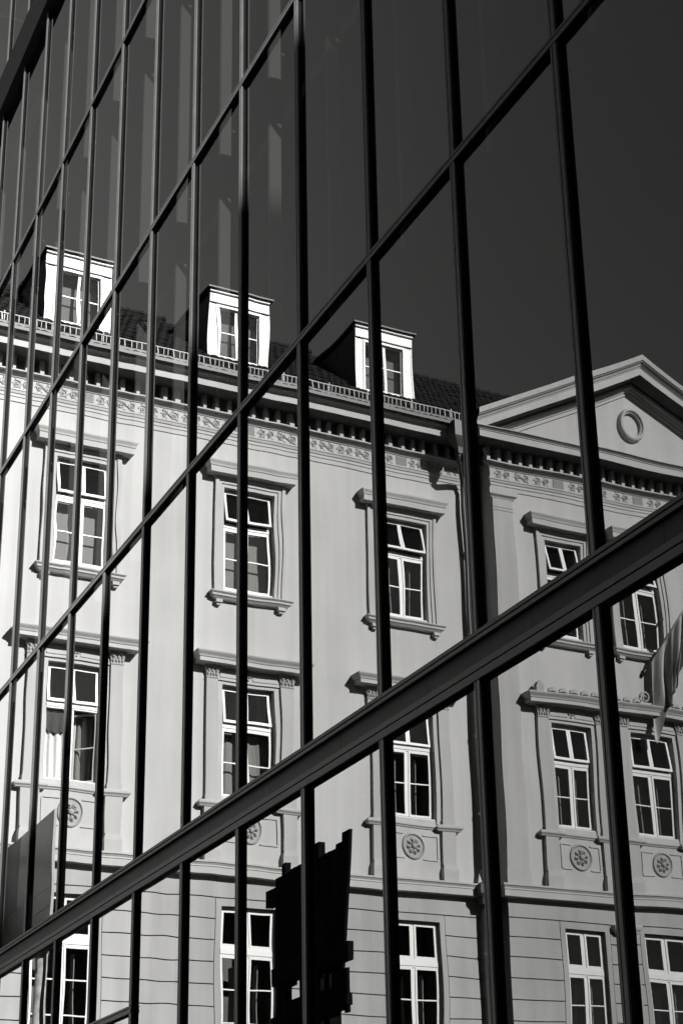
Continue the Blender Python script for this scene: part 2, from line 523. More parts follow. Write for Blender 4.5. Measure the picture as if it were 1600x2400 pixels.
rng = random.Random(5)
def window(c, h, z0, z1, base, kind, tilt=0.0):
    """kind: dark, blind, half, open, ground"""
    rec = 0.135
    yb = base - rec - 0.07
    zt0, zt1 = (z1 - 0.98, z1 - 0.80) if kind == 'ground' else (z1 - 0.93, z1 - 0.80)
    fr = 0.055
    b = MB()
    b.box(c - h, c - h + fr, yb, base - rec, z0, z1 - fr).box(c + h - fr, c + h, yb, base - rec, z0, z1 - fr)
    b.box(c - h, c + h, yb, base - rec, z1 - fr, z1)
    b.box(c - h + fr, c + h - fr, yb, base - rec, z0, z0 + 0.06)
    b.box(c - h + fr, c + h - fr, yb, base - rec + 0.025, zt0, zt1)
    b.box(c - h + fr, c + h - fr, base - rec + 0.025, base - rec + 0.04, zt0 + 0.035, zt1 - 0.03)
    b.box(c - 0.03, c + 0.03, yb, base - rec + 0.01, z0 + 0.06, zt0)
    if not tilt:
        b.box(c - 0.03, c + 0.03, yb, base - rec + 0.01, zt1, z1 - fr)
    b.box(c - h - 0.0, c + h + 0.0, base - rec, base - 0.02, z0, z0 + 0.025)
    f = b.build('window', 'white', ob)
    # upper light(s)
    hu = z1 - fr - zt1
    y = base - rec - 0.02
    wl = h - fr - 0.032
    for s in (-1, 1):
        x0 = c + 0.031 if s > 0 else c - 0.031 - wl
        if tilt: x0 = c + 0.002 if s > 0 else c - 0.002 - (h - fr - 0.004)
        wl2 = (h - fr - 0.004) if tilt else wl
        su = sash(wl2, hu, 0.05, [])
        # hang from the top edge
        su.v = [(x, yy, z - hu) for x, yy, z in su.v]
        t = tilt
        su.build('upper_sash', 'white', f, (x0, y, z1 - fr), (t, 0, 0))
        g = MB().quad((0.045, 0.022, 0.04 - hu), (wl2 - 0.045, 0.022, 0.04 - hu), (wl2 - 0.045, 0.022, -0.04), (0.045, 0.022, -0.04))
        g.build('pane', 'window_glass', f, (x0, y, z1 - fr), (t, 0, 0))
    # lower leaves
    hl = zt0 - z0 - 0.06
    for s in (-1, 1):
        x0 = c + 0.031 if s > 0 else c - 0.031 - wl
        bars = [hl * 0.5] if kind != 'ground' else [hl * 0.37, hl * 0.69]
        su = sash(wl, hl, 0.042, bars)
        gp = MB().quad((0.04, 0.022, 0.04), (wl - 0.04, 0.022, 0.04), (wl - 0.04, 0.022, hl - 0.04), (0.04, 0.022, hl - 0.04))
        ang, ox = 0.0, x0
        if kind == 'open':
            if s < 0: continue
            su.v = [(x - wl, yy - 0.045, z) for x, yy, z in su.v]
            gp.v = [(x - wl, yy - 0.045, z) for x, yy, z in gp.v]
            ang, ox = R(42), x0 + wl
            su.build('casement', 'white', f, (ox, y + 0.03, z0 + 0.06), (0, 0, ang))
            gp.build('pane', 'window_glass', f, (ox, y + 0.03, z0 + 0.06), (0, 0, ang))
            continue
        su.build('casement', 'white', f, (ox, y, z0 + 0.06))
        gp.build('pane', 'window_glass', f, (ox, y, z0 + 0.06))
    # inner window a hand's breadth behind, and the room
    yi = yb - 0.17
    if kind in ('dark', 'ground', 'open'):
        k = MB()
        if kind != 'open':
            x = c - (0.20 if kind == 'dark' else 0.16)
            k.box(x, x + 0.028, yi, yi + 0.03, z0, zt0 - 0.15)
            k.box(x, x + 0.02, yi - 0.3, yi - 0.002, z0, zt0 - 0.15)
            k.box(c + h * 0.55, c + h * 0.55 + 0.02, yi - 0.2, yi, z0, zt0 - 0.1)
            k.build('inner_leaf', 'blind', f)
    if kind == 'blind':
        k = MB()
        k.box(c - h + 0.02, c + h - 0.02, yi - 0.012, yi, z0, zt0 + 0.05)
        k.build('roller_blind', 'blind', f)
    if kind == 'half':
        curtain_mesh(c - h + 0.02, c + h - 0.02, yi, z0, zt0 - 0.02, 0.018, 5).build('net_curtain', 'blind', f)
        curtain_mesh(c + 0.42, c + h - 0.03, yi, zt1, z1 - 0.05, 0.02, 2).build('net_curtain', 'blind', f)
    if kind == 'open':
        curtain_mesh(c - h + 0.03, c - 0.08, yi + 0.10, z0 + 0.05, zt0 - 0.02, 0.035, 3.3).build('curtain', 'curtain', f)
        v = MB()
        pts = 14
        top = [(c - h + 0.03 + 0.56 * i / pts, yi + 0.16, zt0 - 0.05) for i in range(pts + 1)]
        bot = [(c - h + 0.03 + 0.56 * i / pts, yi + 0.16 + 0.02 * math.sin(i * 1.3), zt0 - 0.40 - 0.10 * math.sin(math.pi * i / pts)) for i in range(pts + 1)]
        v.loft([bot, top]).build('valance', 'valance', f)
        curtain_mesh(c + 0.10, c + h - 0.03, yi - 0.12, z0 + 0.05, zt0 - 0.02, 0.04, 3).build('curtain', 'blind', f)
    k = MB()
    x0, x1, y0, y1 = c - h - 0.25, c + h + 0.25, base - 1.1, yb - 0.02
    z0r, z1r = z0 - 0.3, z1 + 0.2
    k.quad((x0, y0, z0r), (x1, y0, z0r), (x1, y0, z1r), (x0, y0, z1r))
    k.quad((x0, y0, z0r), (x0, y1, z0r), (x0, y1, z1r), (x0, y0, z1r))
    k.quad((x1, y0, z0r), (x1, y1, z0r), (x1, y1, z1r), (x1, y0, z1r))
    k.quad((x0, y0, z1r), (x1, y0, z1r), (x1, y1, z1r), (x0, y1, z1r))
    k.quad((x0, y0, z0r), (x1, y0, z0r), (x1, y1, z0r), (x0, y1, z0r))
    k.build('room', 'room', f)
    return f

def surround_upper(c, h, base):
    """second floor: stepped architrave, straight cornice, sill on two blocks"""
    a = MB()
    z0, z1 = 15.11, 17.60
    e = h + 0.25
    for o0, o1, pr in ((h, h + 0.085, 0.03), (h + 0.085, h + 0.165, 0.055), (h + 0.165, e, 0.085)):
        t0, t1 = z1 + (o0 - h), z1 + (o1 - h)
        a.box(c - o1, c - o0, base, base + pr, z0, t1).box(c + o0, c + o1, base, base + pr, z0, t1)
        a.box(c - o0, c + o0, base, base + pr, t0, t1)
    ar = a.build('window_surround', 'trim', ob)
    hw = h + 0.16
    MB().mould(c - hw - 0.02, c + hw + 0.02, [(0.0, 17.80), (0.085, 17.81), (0.095, 17.845), (0.26, 17.85), (0.26, 17.98), (0.275, 17.99), (0.285, 18.03), (0.32, 18.09), (0.32, 18.12), (0.0, 18.18)], base).build('hood', 'trim', ar)
    s = MB().mould(c - hw, c + hw, [(0.0, 14.93), (0.10, 14.94), (0.15, 14.99), (0.17, 15.0), (0.17, 15.04), (0.21, 15.075), (0.21, 15.095), (0.0, 15.115)], base)
    s.build('sill', 'trim', ar)
    for s_ in (-1, 1):
        x = c + s_ * (h + 0.145)
        q = MB().box(x - 0.08, x + 0.08, base, base + 0.13, 14.86, 14.93)
        q.box(x - 0.05, x + 0.05, base, base + 0.09, 14.81, 14.86)
        q.build('sill_block', 'trim', ar)

def petal_mesh(b, cx, cz, y, ang, r0, r1, wd, lift):
    rings = []
    for t, wt, l in ((0, 0.15, 0.3), (0.3, 0.7, 0.8), (0.65, 1.0, 1.0), (0.9, 0.7, 0.8), (1.0, 0.1, 0.2)):
        r = r0 + (r1 - r0) * t
        row = []
        for q in (-1, -0.5, 0, 0.5, 1):
            px, pz = r, q * wd * wt
            hgt = y + lift * l * (1 - q * q * 0.9)
            row.append((cx + px * math.cos(ang) - pz * math.sin(ang), hgt, cz + px * math.sin(ang) + pz * math.cos(ang)))
        rings.append(row)
    b.loft(rings)

def disc_ring(b, cx, cz, y, prof, rx=1.0, rz=1.0, n=32):
    """turned ring about the y axis: prof (radius, height)"""
    b.loft([[(cx + r * rx * math.cos(2 * math.pi * i / n), y + hh, cz + r * rz * math.sin(2 * math.pi * i / n)) for i in range(n)] for r, hh in prof], True)

def capital(b, x0, x1, base, z0, z1, pr, rg):
    m_ = (x0 + x1) / 2
    hw = (x1 - x0) / 2
    rings = []
    for z, g in ((z0, 0.0), (z0 + 0.02, 0.012), (z0 + 0.05, 0.0), (z0 + 0.12, 0.008), (z1 - 0.06, 0.035), (z1 - 0.04, 0.05), (z1, 0.05)):
        rings.append([(m_ - hw - g, base, z), (m_ - hw - g, base + pr + g, z), (m_ + hw + g, base + pr + g, z), (m_ + hw + g, base, z)])
    b.loft(rings)
    for row, (zz, k, s) in enumerate(((z0 + 0.07, 4, 0.045), (z0 + 0.15, 3, 0.05))):
        for i in range(k):
            x = x0 + (i + 0.5) * (x1 - x0) / k
            petal_mesh(b, x, zz - 0.03, base + pr + 0.004 + row * 0.012, R(90 + rg.uniform(-8, 8)), 0, 0.09, s * 0.75, 0.035)
    for s in (-1, 1):
        pts = []
        for i in range(14):
            a = i * 0.62
            r = 0.042 * (1 - i / 16)
            pts.append((m_ + s * (hw - 0.03) + s * r * math.cos(a), base + pr + 0.045, z1 - 0.075 + r * math.sin(a)))
        b.tube(pts, 0.011, 5)

def surround_first(c, h, base, po, pi_, hood=True, extra=True):
    """first floor: pilasters with leafy capitals, frieze, ledge, apron with rosette"""
    rg = random.Random(int(c * 100))
    a = MB()
    # frieze with raised panels between capitals
    a.box(c - pi_, c + pi_, base, base + 0.045, 13.155, 13.40)
    a.box(c - pi_ - 0.005, c + pi_ + 0.005, base, base + 0.065, 13.125, 13.15)
    a.box(c - pi_ + 0.06, c - 0.1, base + 0.045, base + 0.062, 13.20, 13.34)
    a.box(c + 0.1, c + pi_ - 0.06, base + 0.045, base + 0.062, 13.20, 13.34)
    # plain band about the opening
    for s in (-1, 1):
        x0, x1 = sorted((c + s * h, c + s * pi_))
        a.box(x0, x1, base, base + 0.03, 10.52, 13.125)
    a.box(c - h, c + h, base, base + 0.03, 13.05, 13.125)
    # apron with sunk panels
    a.box(c - pi_, c + pi_, base, base + 0.03, 9.26, 10.40)
    ar = a.build('window_surround', 'trim', ob)
    q = MB()
    for s in (-1, 1):
        x0, x1 = sorted((c + s * 0.25, c + s * (pi_ - 0.12)))
        for fr_, pr in ((0.0, 0.022),):
            q.box(x0, x1, base + 0.03, base + 0.03 + pr, 10.24, 10.27).box(x0, x1, base + 0.03, base + 0.03 + pr, 9.70, 9.73)
            xo = x1 if s > 0 else x0
            q.box(xo - 0.015, xo + 0.015, base + 0.03, base + 0.03 + pr, 9.73, 10.24)
    q.build('apron_panel', 'trim', ar)
    k = MB()
    disc_ring(k, c, 9.99, base + 0.03, [(0.30, 0.0), (0.29, 0.035), (0.265, 0.045), (0.25, 0.03), (0.235, 0.012), (0.0, 0.010)])
    for i in range(8):
        an = i * math.pi / 4 + 0.2
        petal_mesh(k, c, 9.99, base + 0.045, an, 0.05, 0.19, 0.055, 0.045)
        k.box(c + 0.13 * math.cos(an) - 0.012, c + 0.13 * math.cos(an) + 0.012, base + 0.08, base + 0.105, 9.99 + 0.13 * math.sin(an) - 0.012, 9.99 + 0.13 * math.sin(an) + 0.012)
    disc_ring(k, c, 9.99, base + 0.05, [(0.06, 0.0), (0.05, 0.05), (0.02, 0.065), (0.0, 0.066)], n=14)
    k.build('rosette', 'ornament', ar)
    # ledge under the window
    MB().mould(c - pi_ - 0.02, c + pi_ + 0.02, [(0.0, 10.40), (0.05, 10.405), (0.06, 10.43), (0.085, 10.45), (0.085, 10.475), (0.055, 10.49), (0.055, 10.515), (0.0, 10.52)], base).build('sill', 'trim', ar)
    for s in (-1, 1):
        x0, x1 = sorted((c + s * pi_, c + s * po))
        sh = MB().box(x0, x1, base, base + 0.085, 10.52, 13.13)
        sh.box(x0 - 0.012, x1 + 0.012, base, base + 0.10, 10.52, 10.64)
        sh.box(x0 - 0.03, x1 + 0.03, base, base + 0.11, 9.62, 10.38)
        sh.v[-8:] = [(x, y, z) for x, y, z in sh.v[-8:]]
        ps = sh.build('pilaster', 'pilaster', ar)
        w2 = MB()
        w2.loft([[(x0 - g, base, z), (x0 - g, base + 0.11 + g, z), (x1 + g, base + 0.11 + g, z), (x1 + g, base, z)] for z, g in ((9.26, 0.055), (9.50, 0.055), (9.60, 0.032), (9.62, 0.0))])
        w2.mould(x0 - 0.02, x1 + 0.02, [(0.0, 10.375), (0.125, 10.38), (0.14, 10.41), (0.17, 10.44), (0.17, 10.47), (0.12, 10.50), (0.11, 10.52), (0.0, 10.525)], base)
        w2.build('pedestal', 'pilaster', ar)
        cp = MB()
        capital(cp, x0, x1, base, 13.135, 13.405, 0.085, rg)
        cp.build('capital', 'ornament', ar)
    # cartouche
    petal = MB()
    for an in (20, 70, 110, 160, 270):
        petal_mesh(petal, c, 13.26, base + 0.05, R(an), 0.01, 0.075, 0.03, 0.03)
    petal.build('cartouche', 'ornament', ar)
    if hood:
        hood_first(c - po + 0.03, c + po - 0.03, base, ar)
    return ar

HOOD1 = [(0.0, 13.405), (0.14, 13.41), (0.145, 13.425), (0.31, 13.43), (0.31, 13.515), (0.325, 13.52), (0.34, 13.555), (0.385, 13.605), (0.40, 13.63), (0.40, 13.65), (0.0, 13.70)]
def hood_first(x0, x1, base, par):
    MB().mould(x0, x1, HOOD1, base).build('hood', 'trim', par)

KIND2 = {-10.1: 'blind', -6.2: 'blind', -2.3: 'blind', 1.58: 'dark'}
KIND1 = {-6.2: 'open', -2.3: 'half', -10.1: 'half', 10.3: 'half'}
for base, axes in ((0.0, AX + AXE), (P, AXR)):
    for a in axes:
        h = hwf(a)
        tl = R({-6.2: 8, -2.3: 12, 1.58: 14, 5.7: 15, 8.0: 12}.get(a, 9))
        window(a, h, *F2, base, KIND2.get(a, 'dark'), tl)
        window(a, h, *F1, base, KIND1.get(a, 'dark'), R({-6.2: 4, -2.3: 6, 1.58: 5, 5.7: 6, 8.0: 7}.get(a, 5)))
        window(a, h, *F0, base, 'ground')
        surround_upper(a, h, base)
        if base == 0:
            surround_first(a, h, base, 1.03, 0.75)
        else:
            sr = surround_first(a, h, base, h + 0.40, h + 0.11, hood=False)
# the one long hood over the pavilion's three windows, with its row of shells
lh = MB().mould(5.7 - 0.95, 10.3 + 0.95, HOOD1, P).build('long_hood', 'trim', ob)
def shell(b, x, r, z, y):
    n = 8
    top = [(x + r * math.cos(math.pi * i / n), y + 0.03, z + r * 1.05 * math.sin(math.pi * i / n)) for i in range(n + 1)]
    back = [(q[0], y - 0.03, q[2]) for q in top]
    cen = [(x, y + 0.05, z + 0.02)] * (n + 1)
    b.loft([back, top, cen])
zt = 13.665
for i in range(22):
    x = 4.98 + i * 0.30
    if x > 11.1: break
    b = MB()
    if abs(x - 8.0) < 0.42: continue
    shell(b, x + 0.12, 0.115, zt + 0.06, P + 0.20)
    b.build('shell', 'ornament', lh)
MB().box(4.72, 11.28, P + 0.14, P + 0.20, zt - 0.01, zt + 0.10).build('crest', 'trim', lh)
for x in (4.74, 11.26):
    MB().loft([[(x - g, P + 0.12, z), (x - g, P + 0.26, z), (x + g, P + 0.26, z), (x + g, P + 0.12, z)] for z, g in ((zt - 0.01, 0.09), (zt + 0.15, 0.10), (zt + 0.25, 0.06), (zt + 0.30, 0.0))]).build('corner_antefix', 'ornament', lh)
for s in (-1, 1):
    pts = []
    for i in range(22):
        an = i * 0.45
        r = 0.16 * (1 - i / 24)
        pts.append((8.0 + s * (0.22 + r * math.cos(an)), P + 0.20, zt + 0.22 + r * math.sin(an)))
    MB().tube(pts, [0.035 - 0.0008 * i for i in range(22)], 6).build('volute', 'ornament', lh, smooth=True)

# corner pilasters of the pavilion with their capitals
for x0, x1 in ((RL, RL + 0.57), (RR - 0.57, RR)):
    cpil = MB().box(x0 + 0.002, x1, P + 0.002, P + 0.04, 9.60, 18.42).box(x0 - 0.02, x1 + 0.02, P + 0.001, P + 0.06, 9.24, 9.60)
    cpil.box(x0 - 0.012, x1 + 0.012, P, P + 0.052, 18.10, 18.13).box(x0 - 0.012, x1 + 0.012, P, P + 0.052, 18.18, 18.205)
    o = cpil.build('corner_pilaster', 'pilaster', ob)
    MB().mould(x0, x1, [(0.0, 18.40), (0.05, 18.42), (0.06, 18.45), (0.12, 18.50), (0.125, 18.66), (0.0, 18.67)], P).build('capital', 'trim', o)
# pilasters between the ground floor windows of the pavilion
for c in (6.82, 9.18):
    o = MB().box(c - 0.27, c + 0.27, P, P + 0.09, 0.0, 8.36).build('ground_pilaster', 'rustic', ob)
    MB().mould(c - 0.26, c + 0.26, [(0.0, 8.36), (0.10, 8.37), (0.11, 8.41), (0.14, 8.44), (0.16, 8.50), (0.16, 8.548), (0.0, 8.55)], P).build('capital', 'trim', o)

# ---- string course, entablature
def long_mould(prof, mat, name):
    for s0, s1, base in ((S0, RL, 0.0), (RR, S1, 0.0)):
        MB().loft([[(x, base + o, z) for o, z in prof] for x in (s0, s1)]).build(name, mat, ob)
    MB().mould(RL, RR, prof, P).build(name, mat, ob)
long_mould([(0.0, 8.955), (0.02, 8.96), (0.02, 8.975), (0.19, 8.98), (0.19, 9.12), (0.205, 9.125), (0.20, 9.155), (0.23, 9.20), (0.245, 9.205), (0.245, 9.245), (0.0, 9.30)], 'trim', 'string_course')
long_mould([(0.0, 18.66), (0.022, 18.665), (0.022, 18.77), (0.04, 18.775), (0.04, 18.84), (0.06, 18.85), (0.075, 18.90), (0.09, 18.91), (0.09, 18.945), (0.02, 18.955), (0.02, 19.225),
            (0.04, 19.23), (0.05, 19.25), (0.10, 19.28), (0.12, 19.31), (0.155, 19.32), (0.18, 19.325), (0.18, 19.355), (0.02, 19.36), (0.02, 19.68)], 'trim', 'entablature')
long_mould([(0.025, 19.363), (0.025, 19.674), (0.595, 19.674)], 'shade_dark', 'cornice_shade_lining')  # dark lining that deepens the shade under the cornice
CORNICE = [(0.02, 19.68), (0.60, 19.68), (0.60, 19.845), (0.62, 19.85), (0.62, 19.87), (0.64, 19.88), (0.68, 19.915), (0.70, 19.92), (0.70, 19.94), (0.0, 19.99)]
for s0, s1, base in ((S0, RL, 0.0), (RR, S1, 0.0)):
    MB().loft([[(x, base + o, z) for o, z in CORNICE] for x in (s0, s1)]).build('main_cornice', 'trim', ob)
MB().mould(RL, RR, [(o, z) for o, z in CORNICE], P).build('main_cornice', 'trim', ob)
mod = MB().box(-0.045, 0.045, 0.026, 0.178, 19.357, 19.672).mesh('modillion', 'trim')
x = S0 + 0.2
while x < RL - 0.3:
    link('modillion', mod, ob, (x, 0, 0)); x += 0.315
x = RL - 0.12
while x < RR + 0.2:
    link('modillion', mod, ob, (x, P, 0)); x += 0.295
# scrolls of leaves along the frieze
def scroll_mesh(flip):
    b = MB()
    for s in (-1, 1):
        cx = s * 0.115
        pts = []
        for i in range(26):
            an = i * 0.42
            r = 0.088 * (1 - i / 30)
            pts.append((cx + r * math.cos(an + (0 if s > 0 else math.pi)) * flip, 0.012, s * flip * 0.004 + r * 1.05 * math.sin(an + (0 if s > 0 else math.pi)) * s))
        b.tube(pts, 0.0125, 5)
        for an in (0.6, 1.7, 2.9, 4.1, 5.3):
            petal_mesh(b, cx + 0.085 * math.cos(an), 0.09 * math.sin(an), 0.0, an + 0.7, -0.02, 0.045, 0.018, 0.018)
        petal_mesh(b, cx, 0, 0.004, 1.0, -0.03, 0.03, 0.025, 0.02)
    b.tube([(-0.2, 0.01, -0.09 * flip), (-0.06, 0.012, -0.05 * flip), (0.0, 0.014, 0.0), (0.06, 0.012, 0.05 * flip), (0.2, 0.01, 0.09 * flip)], 0.012, 5)
    b.v = [(x, y * 0.95, z * 1.1) for x, y, z in b.v]
    return b.mesh('frieze_scroll', 'ornament')
scr = [scroll_mesh(1), scroll_mesh(-1)]
plq = MB().box(-0.15, 0.15, 0.0, 0.014, -0.115, 0.115).mesh('frieze_plaque', 'plaque')
def frieze(s0, s1, base, axes):
    for a in axes:
        link('frieze_plaque', plq, ob, (a, base + 0.02, 19.085))
    edges = [s0] + [v for a in axes for v in (a - 0.2, a + 0.2)] + [s1]
    for i in range(0, len(edges), 2):
        e0, e1 = edges[i], edges[i + 1]
        n = max(1, int((e1 - e0) / 0.49))
        for k in range(n):
            link('frieze_scroll', scr[k % 2], ob, (e0 + (k + 0.5) * (e1 - e0) / n, base + 0.02, 19.085))
frieze(S0, RL, 0.0, AX)
frieze(RL + 0.05, RR - 0.05, P, AXR)

# ---- pediment over the pavilion
CX = 8.0
SL = 0.505
def rake(prof, base, name, mat, half, z_corner):
    """raking moulding; prof (projection, drop below the top edge line)"""
    for s in (-1, 1):
        rings = []
        for t in (0.0, 1.0):
            ring = []
            for o, d in prof:
                hx = half + (o - prof[-1][0]) * 0
                xx = CX + s * hx * (1 - t)
                zz = z_corner + t * hx * SL
                ring.append((xx, base + o, zz - d))
            rings.append(ring)
        MB().loft(rings).build(name, mat, ob)
HALF = 4.90
rake([(0.10, 0.62), (0.14, 0.60), (0.16, 0.56), (0.17, 0.499), (0.58, 0.499), (0.58, 0.30), (0.60, 0.295), (0.60, 0.27), (0.63, 0.26), (0.66, 0.21), (0.68, 0.20), (0.68, 0.17), (0.0, 0.15)], P, 'raking_cornice', 'trim', HALF, 20.36)
rake([(0.0, 0.83), (0.04, 0.82), (0.05, 0.74), (0.08, 0.72), (0.10, 0.66), (0.14, 0.64), (0.14, 0.60)], P, 'raking_bed_mould', 'trim', HALF, 20.36)
rake([(0.60, 0.20), (0.705, 0.195), (0.705, 0.152), (0.60, 0.15)], P, 'drip_strip', 'zinc', HALF, 20.36)
rake([(0.165, 0.575), (0.175, 0.504), (0.575, 0.504)], P, 'raking_shade_lining', 'shade_dark', HALF, 20.36)  # same darkened lining, painted shade beneath the rake
rake([(0.56, 0.148), (0.73, 0.145), (0.73, 0.0), (-4.0, -0.02)], P, 'pediment_roof', 'pale_zinc', HALF, 20.36)
b = MB()
b.poly([(CX - 4.3, P, 19.9), (CX + 4.3, P, 19.9), (CX, P, 19.9 + 4.3 * 0.56)])
b.poly([(CX - 4.7, P - 4.0, 19.7), (CX + 4.7, P - 4.0, 19.7), (CX, P - 4.0, 22.6)])
ty = b.build('tympanum', 'stucco', ob)
b = MB()
disc_ring(b, CX, 21.10, P, [(1.0, 0.0), (1.0, 0.05), (0.94, 0.13), (0.86, 0.15), (0.80, 0.14), (0.76, 0.10), (0.70, 0.09), (0.68, 0.004)], 0.40, 0.47, 48)
b.build('oculus_ring', 'trim', ty)
# ---- roof: mansard slope of tiles
EA, RD = (0.80, 20.00), (-3.0, 23.22)
SLEN = math.hypot(EA[0] - RD[0], RD[1] - EA[1])
SANG = math.atan2(RD[1] - EA[1], EA[0] - RD[0])
b = MB()
SLP = (RD[1] - EA[1]) / (EA[0] - RD[0])
for s0, s1, ye in ((S0, RL, EA[0]), (RL, RR, 0.40), (RR, S1, EA[0])):
    ze = EA[1] + (EA[0] - ye) * SLP - 0.05
    b.quad((s0, ye, ze), (s1, ye, ze), (s1, RD[0], RD[1] - 0.05), (s0, RD[0], RD[1] - 0.05))
    b.quad((s0, RD[0], RD[1] - 0.05), (s1, RD[0], RD[1] - 0.05), (s1, -7.0, 23.1), (s0, -7.0, 23.1))
    b.quad((s0, -7.0, 23.1), (s1, -7.0, 23.1), (s1, -11, 19.7), (s0, -11, 19.7))
roof = b.build('roof', 'tile', ob)
DORM = [-10.3, -6.33, -2.37, 1.52, 14.5, 18.4]
DW = 0.77
def tile_shape(wd, ln):
    n = 4
    top = [[((i / n - 0.5) * wd, v * ln, 0.018 * math.sin(math.pi * i / n) + lift) for i in range(n + 1)] for v, lift in ((0.0, 0.030), (1.0, 0.006))]
    bot = [(p[0], p[1], p[2] - 0.016) for p in top[0]]
    return [bot, top[0], top[1]]
TW, TL_ = 0.19, 0.27
tile_me = MB().loft(tile_shape(TW - 0.008, TL_ + 0.05)).mesh('roof_tile', 'tile')
stuff = MB()
rt = random.Random(3)
count = 0
rows = int(SLEN / TL_)
cells = []
for r in range(rows):
    for k in range(int((S1 - S0) / TW)):
        x = S0 + (k + 0.5 * (1 + (r % 2))) * TW
        y = EA[0] - math.cos(SANG) * r * TL_
        z = EA[1] + math.sin(SANG) * r * TL_
        if any(abs(x - d) < DW + 0.05 and y < -0.32 for d in DORM): continue
        if RL - 0.12 < x < RR + 0.12 and y > 0.30: continue
        vis = -8.6 < x < 5.4 and r >= 3
        cells.append((not vis, x, y, z))
cells.sort(key=lambda q: q[0])
rot = (math.pi - SANG, 0, 0)
cM, sM = math.cos(SANG), math.sin(SANG)
for hid, x, y, z in cells:
    j = rt.uniform(-0.008, 0.012)
    if not hid and count < 300:
        o = link('roof_tile', tile_me, roof, (x, y + j, z + j + 0.0))
        o.rotation_euler = (0, 0, 0)
        # lay the tile on the slope: local y runs up the slope, local z stands out of it
        o.matrix_local = Matrix(((1, 0, 0, x), (0, -cM, sM, y + j * 0.5), (0, sM, cM, z + j * 0.5), (0, 0, 0, 1)))
        count += 1
    else:
        rings = [[(x + px, y - cM * py + sM * (pz + j), z + sM * py + cM * (pz + j)) for px, py, pz in ring] for ring in tile_shape(TW - 0.008, TL_ + 0.05)]
        stuff.loft(rings)
o = stuff.build('roof_tiles', 'tile', roof)
o['kind'] = 'stuff'
ridge_me = MB().tube([(-0.16, 0, 0), (0.10, 0, 0.012), (0.17, 0, 0.018)], [0.055, 0.06, 0.075], 8).mesh('ridge_tile', 'tile')
x = S0 + 0.2
while x < S1:
    if not any(abs(x - d) < DW for d in DORM):
        link('ridge_tile', ridge_me, roof, (x, RD[0], RD[1] + 0.01 + rt.uniform(0, 0.015)))
    x += 0.31

# ---- gutter and snow guard
GY = 0.82
for s0, s1 in ((S0, 2.62), (RR + 0.95, S1)):
    prof = [(0.60, 19.945), (0.705, 19.92), (GY - 0.05, 19.92), (GY, 19.95), (GY, 20.09), (GY - 0.015, 20.11), (GY - 0.03, 20.09), (0.62, 20.0)]
    MB().prism(prof, s0, s1).build('gutter', 'zinc', ob)
    MB().prism([(0.50, 20.02), (0.785, 20.10), (0.785, 20.12), (0.50, 20.05)], s0, s1 + 0.2).build('eave_flashing', 'zinc', ob)
sg = []
bar_me = MB().box(-0.009, 0.009, -0.006, 0.006, 0.0, 0.20).mesh('bar', 'rail')
stn_me = MB().box(-0.012, 0.012, -0.01, 0.01, -0.10, 0.27).mesh('stanchion', 'rail')
for s0, s1 in ((S0, 2.9), (RR + 0.95, S1)):
    g = MB().box(s0, s1, 0.70, 0.715, 20.115, 20.135).box(s0, s1, 0.70, 0.715, 20.315, 20.335).build('snow_guard', 'rail', ob)
    x = s0 + 0.05
    i = 0
    while x < s1:
        link('bar', bar_me, g, (x, 0.7075, 20.125))
        if i % 9 == 4:
            link('stanchion', stn_me, g, (x + 0.045, 0.69, 20.12))
        x += 0.122
        i += 1

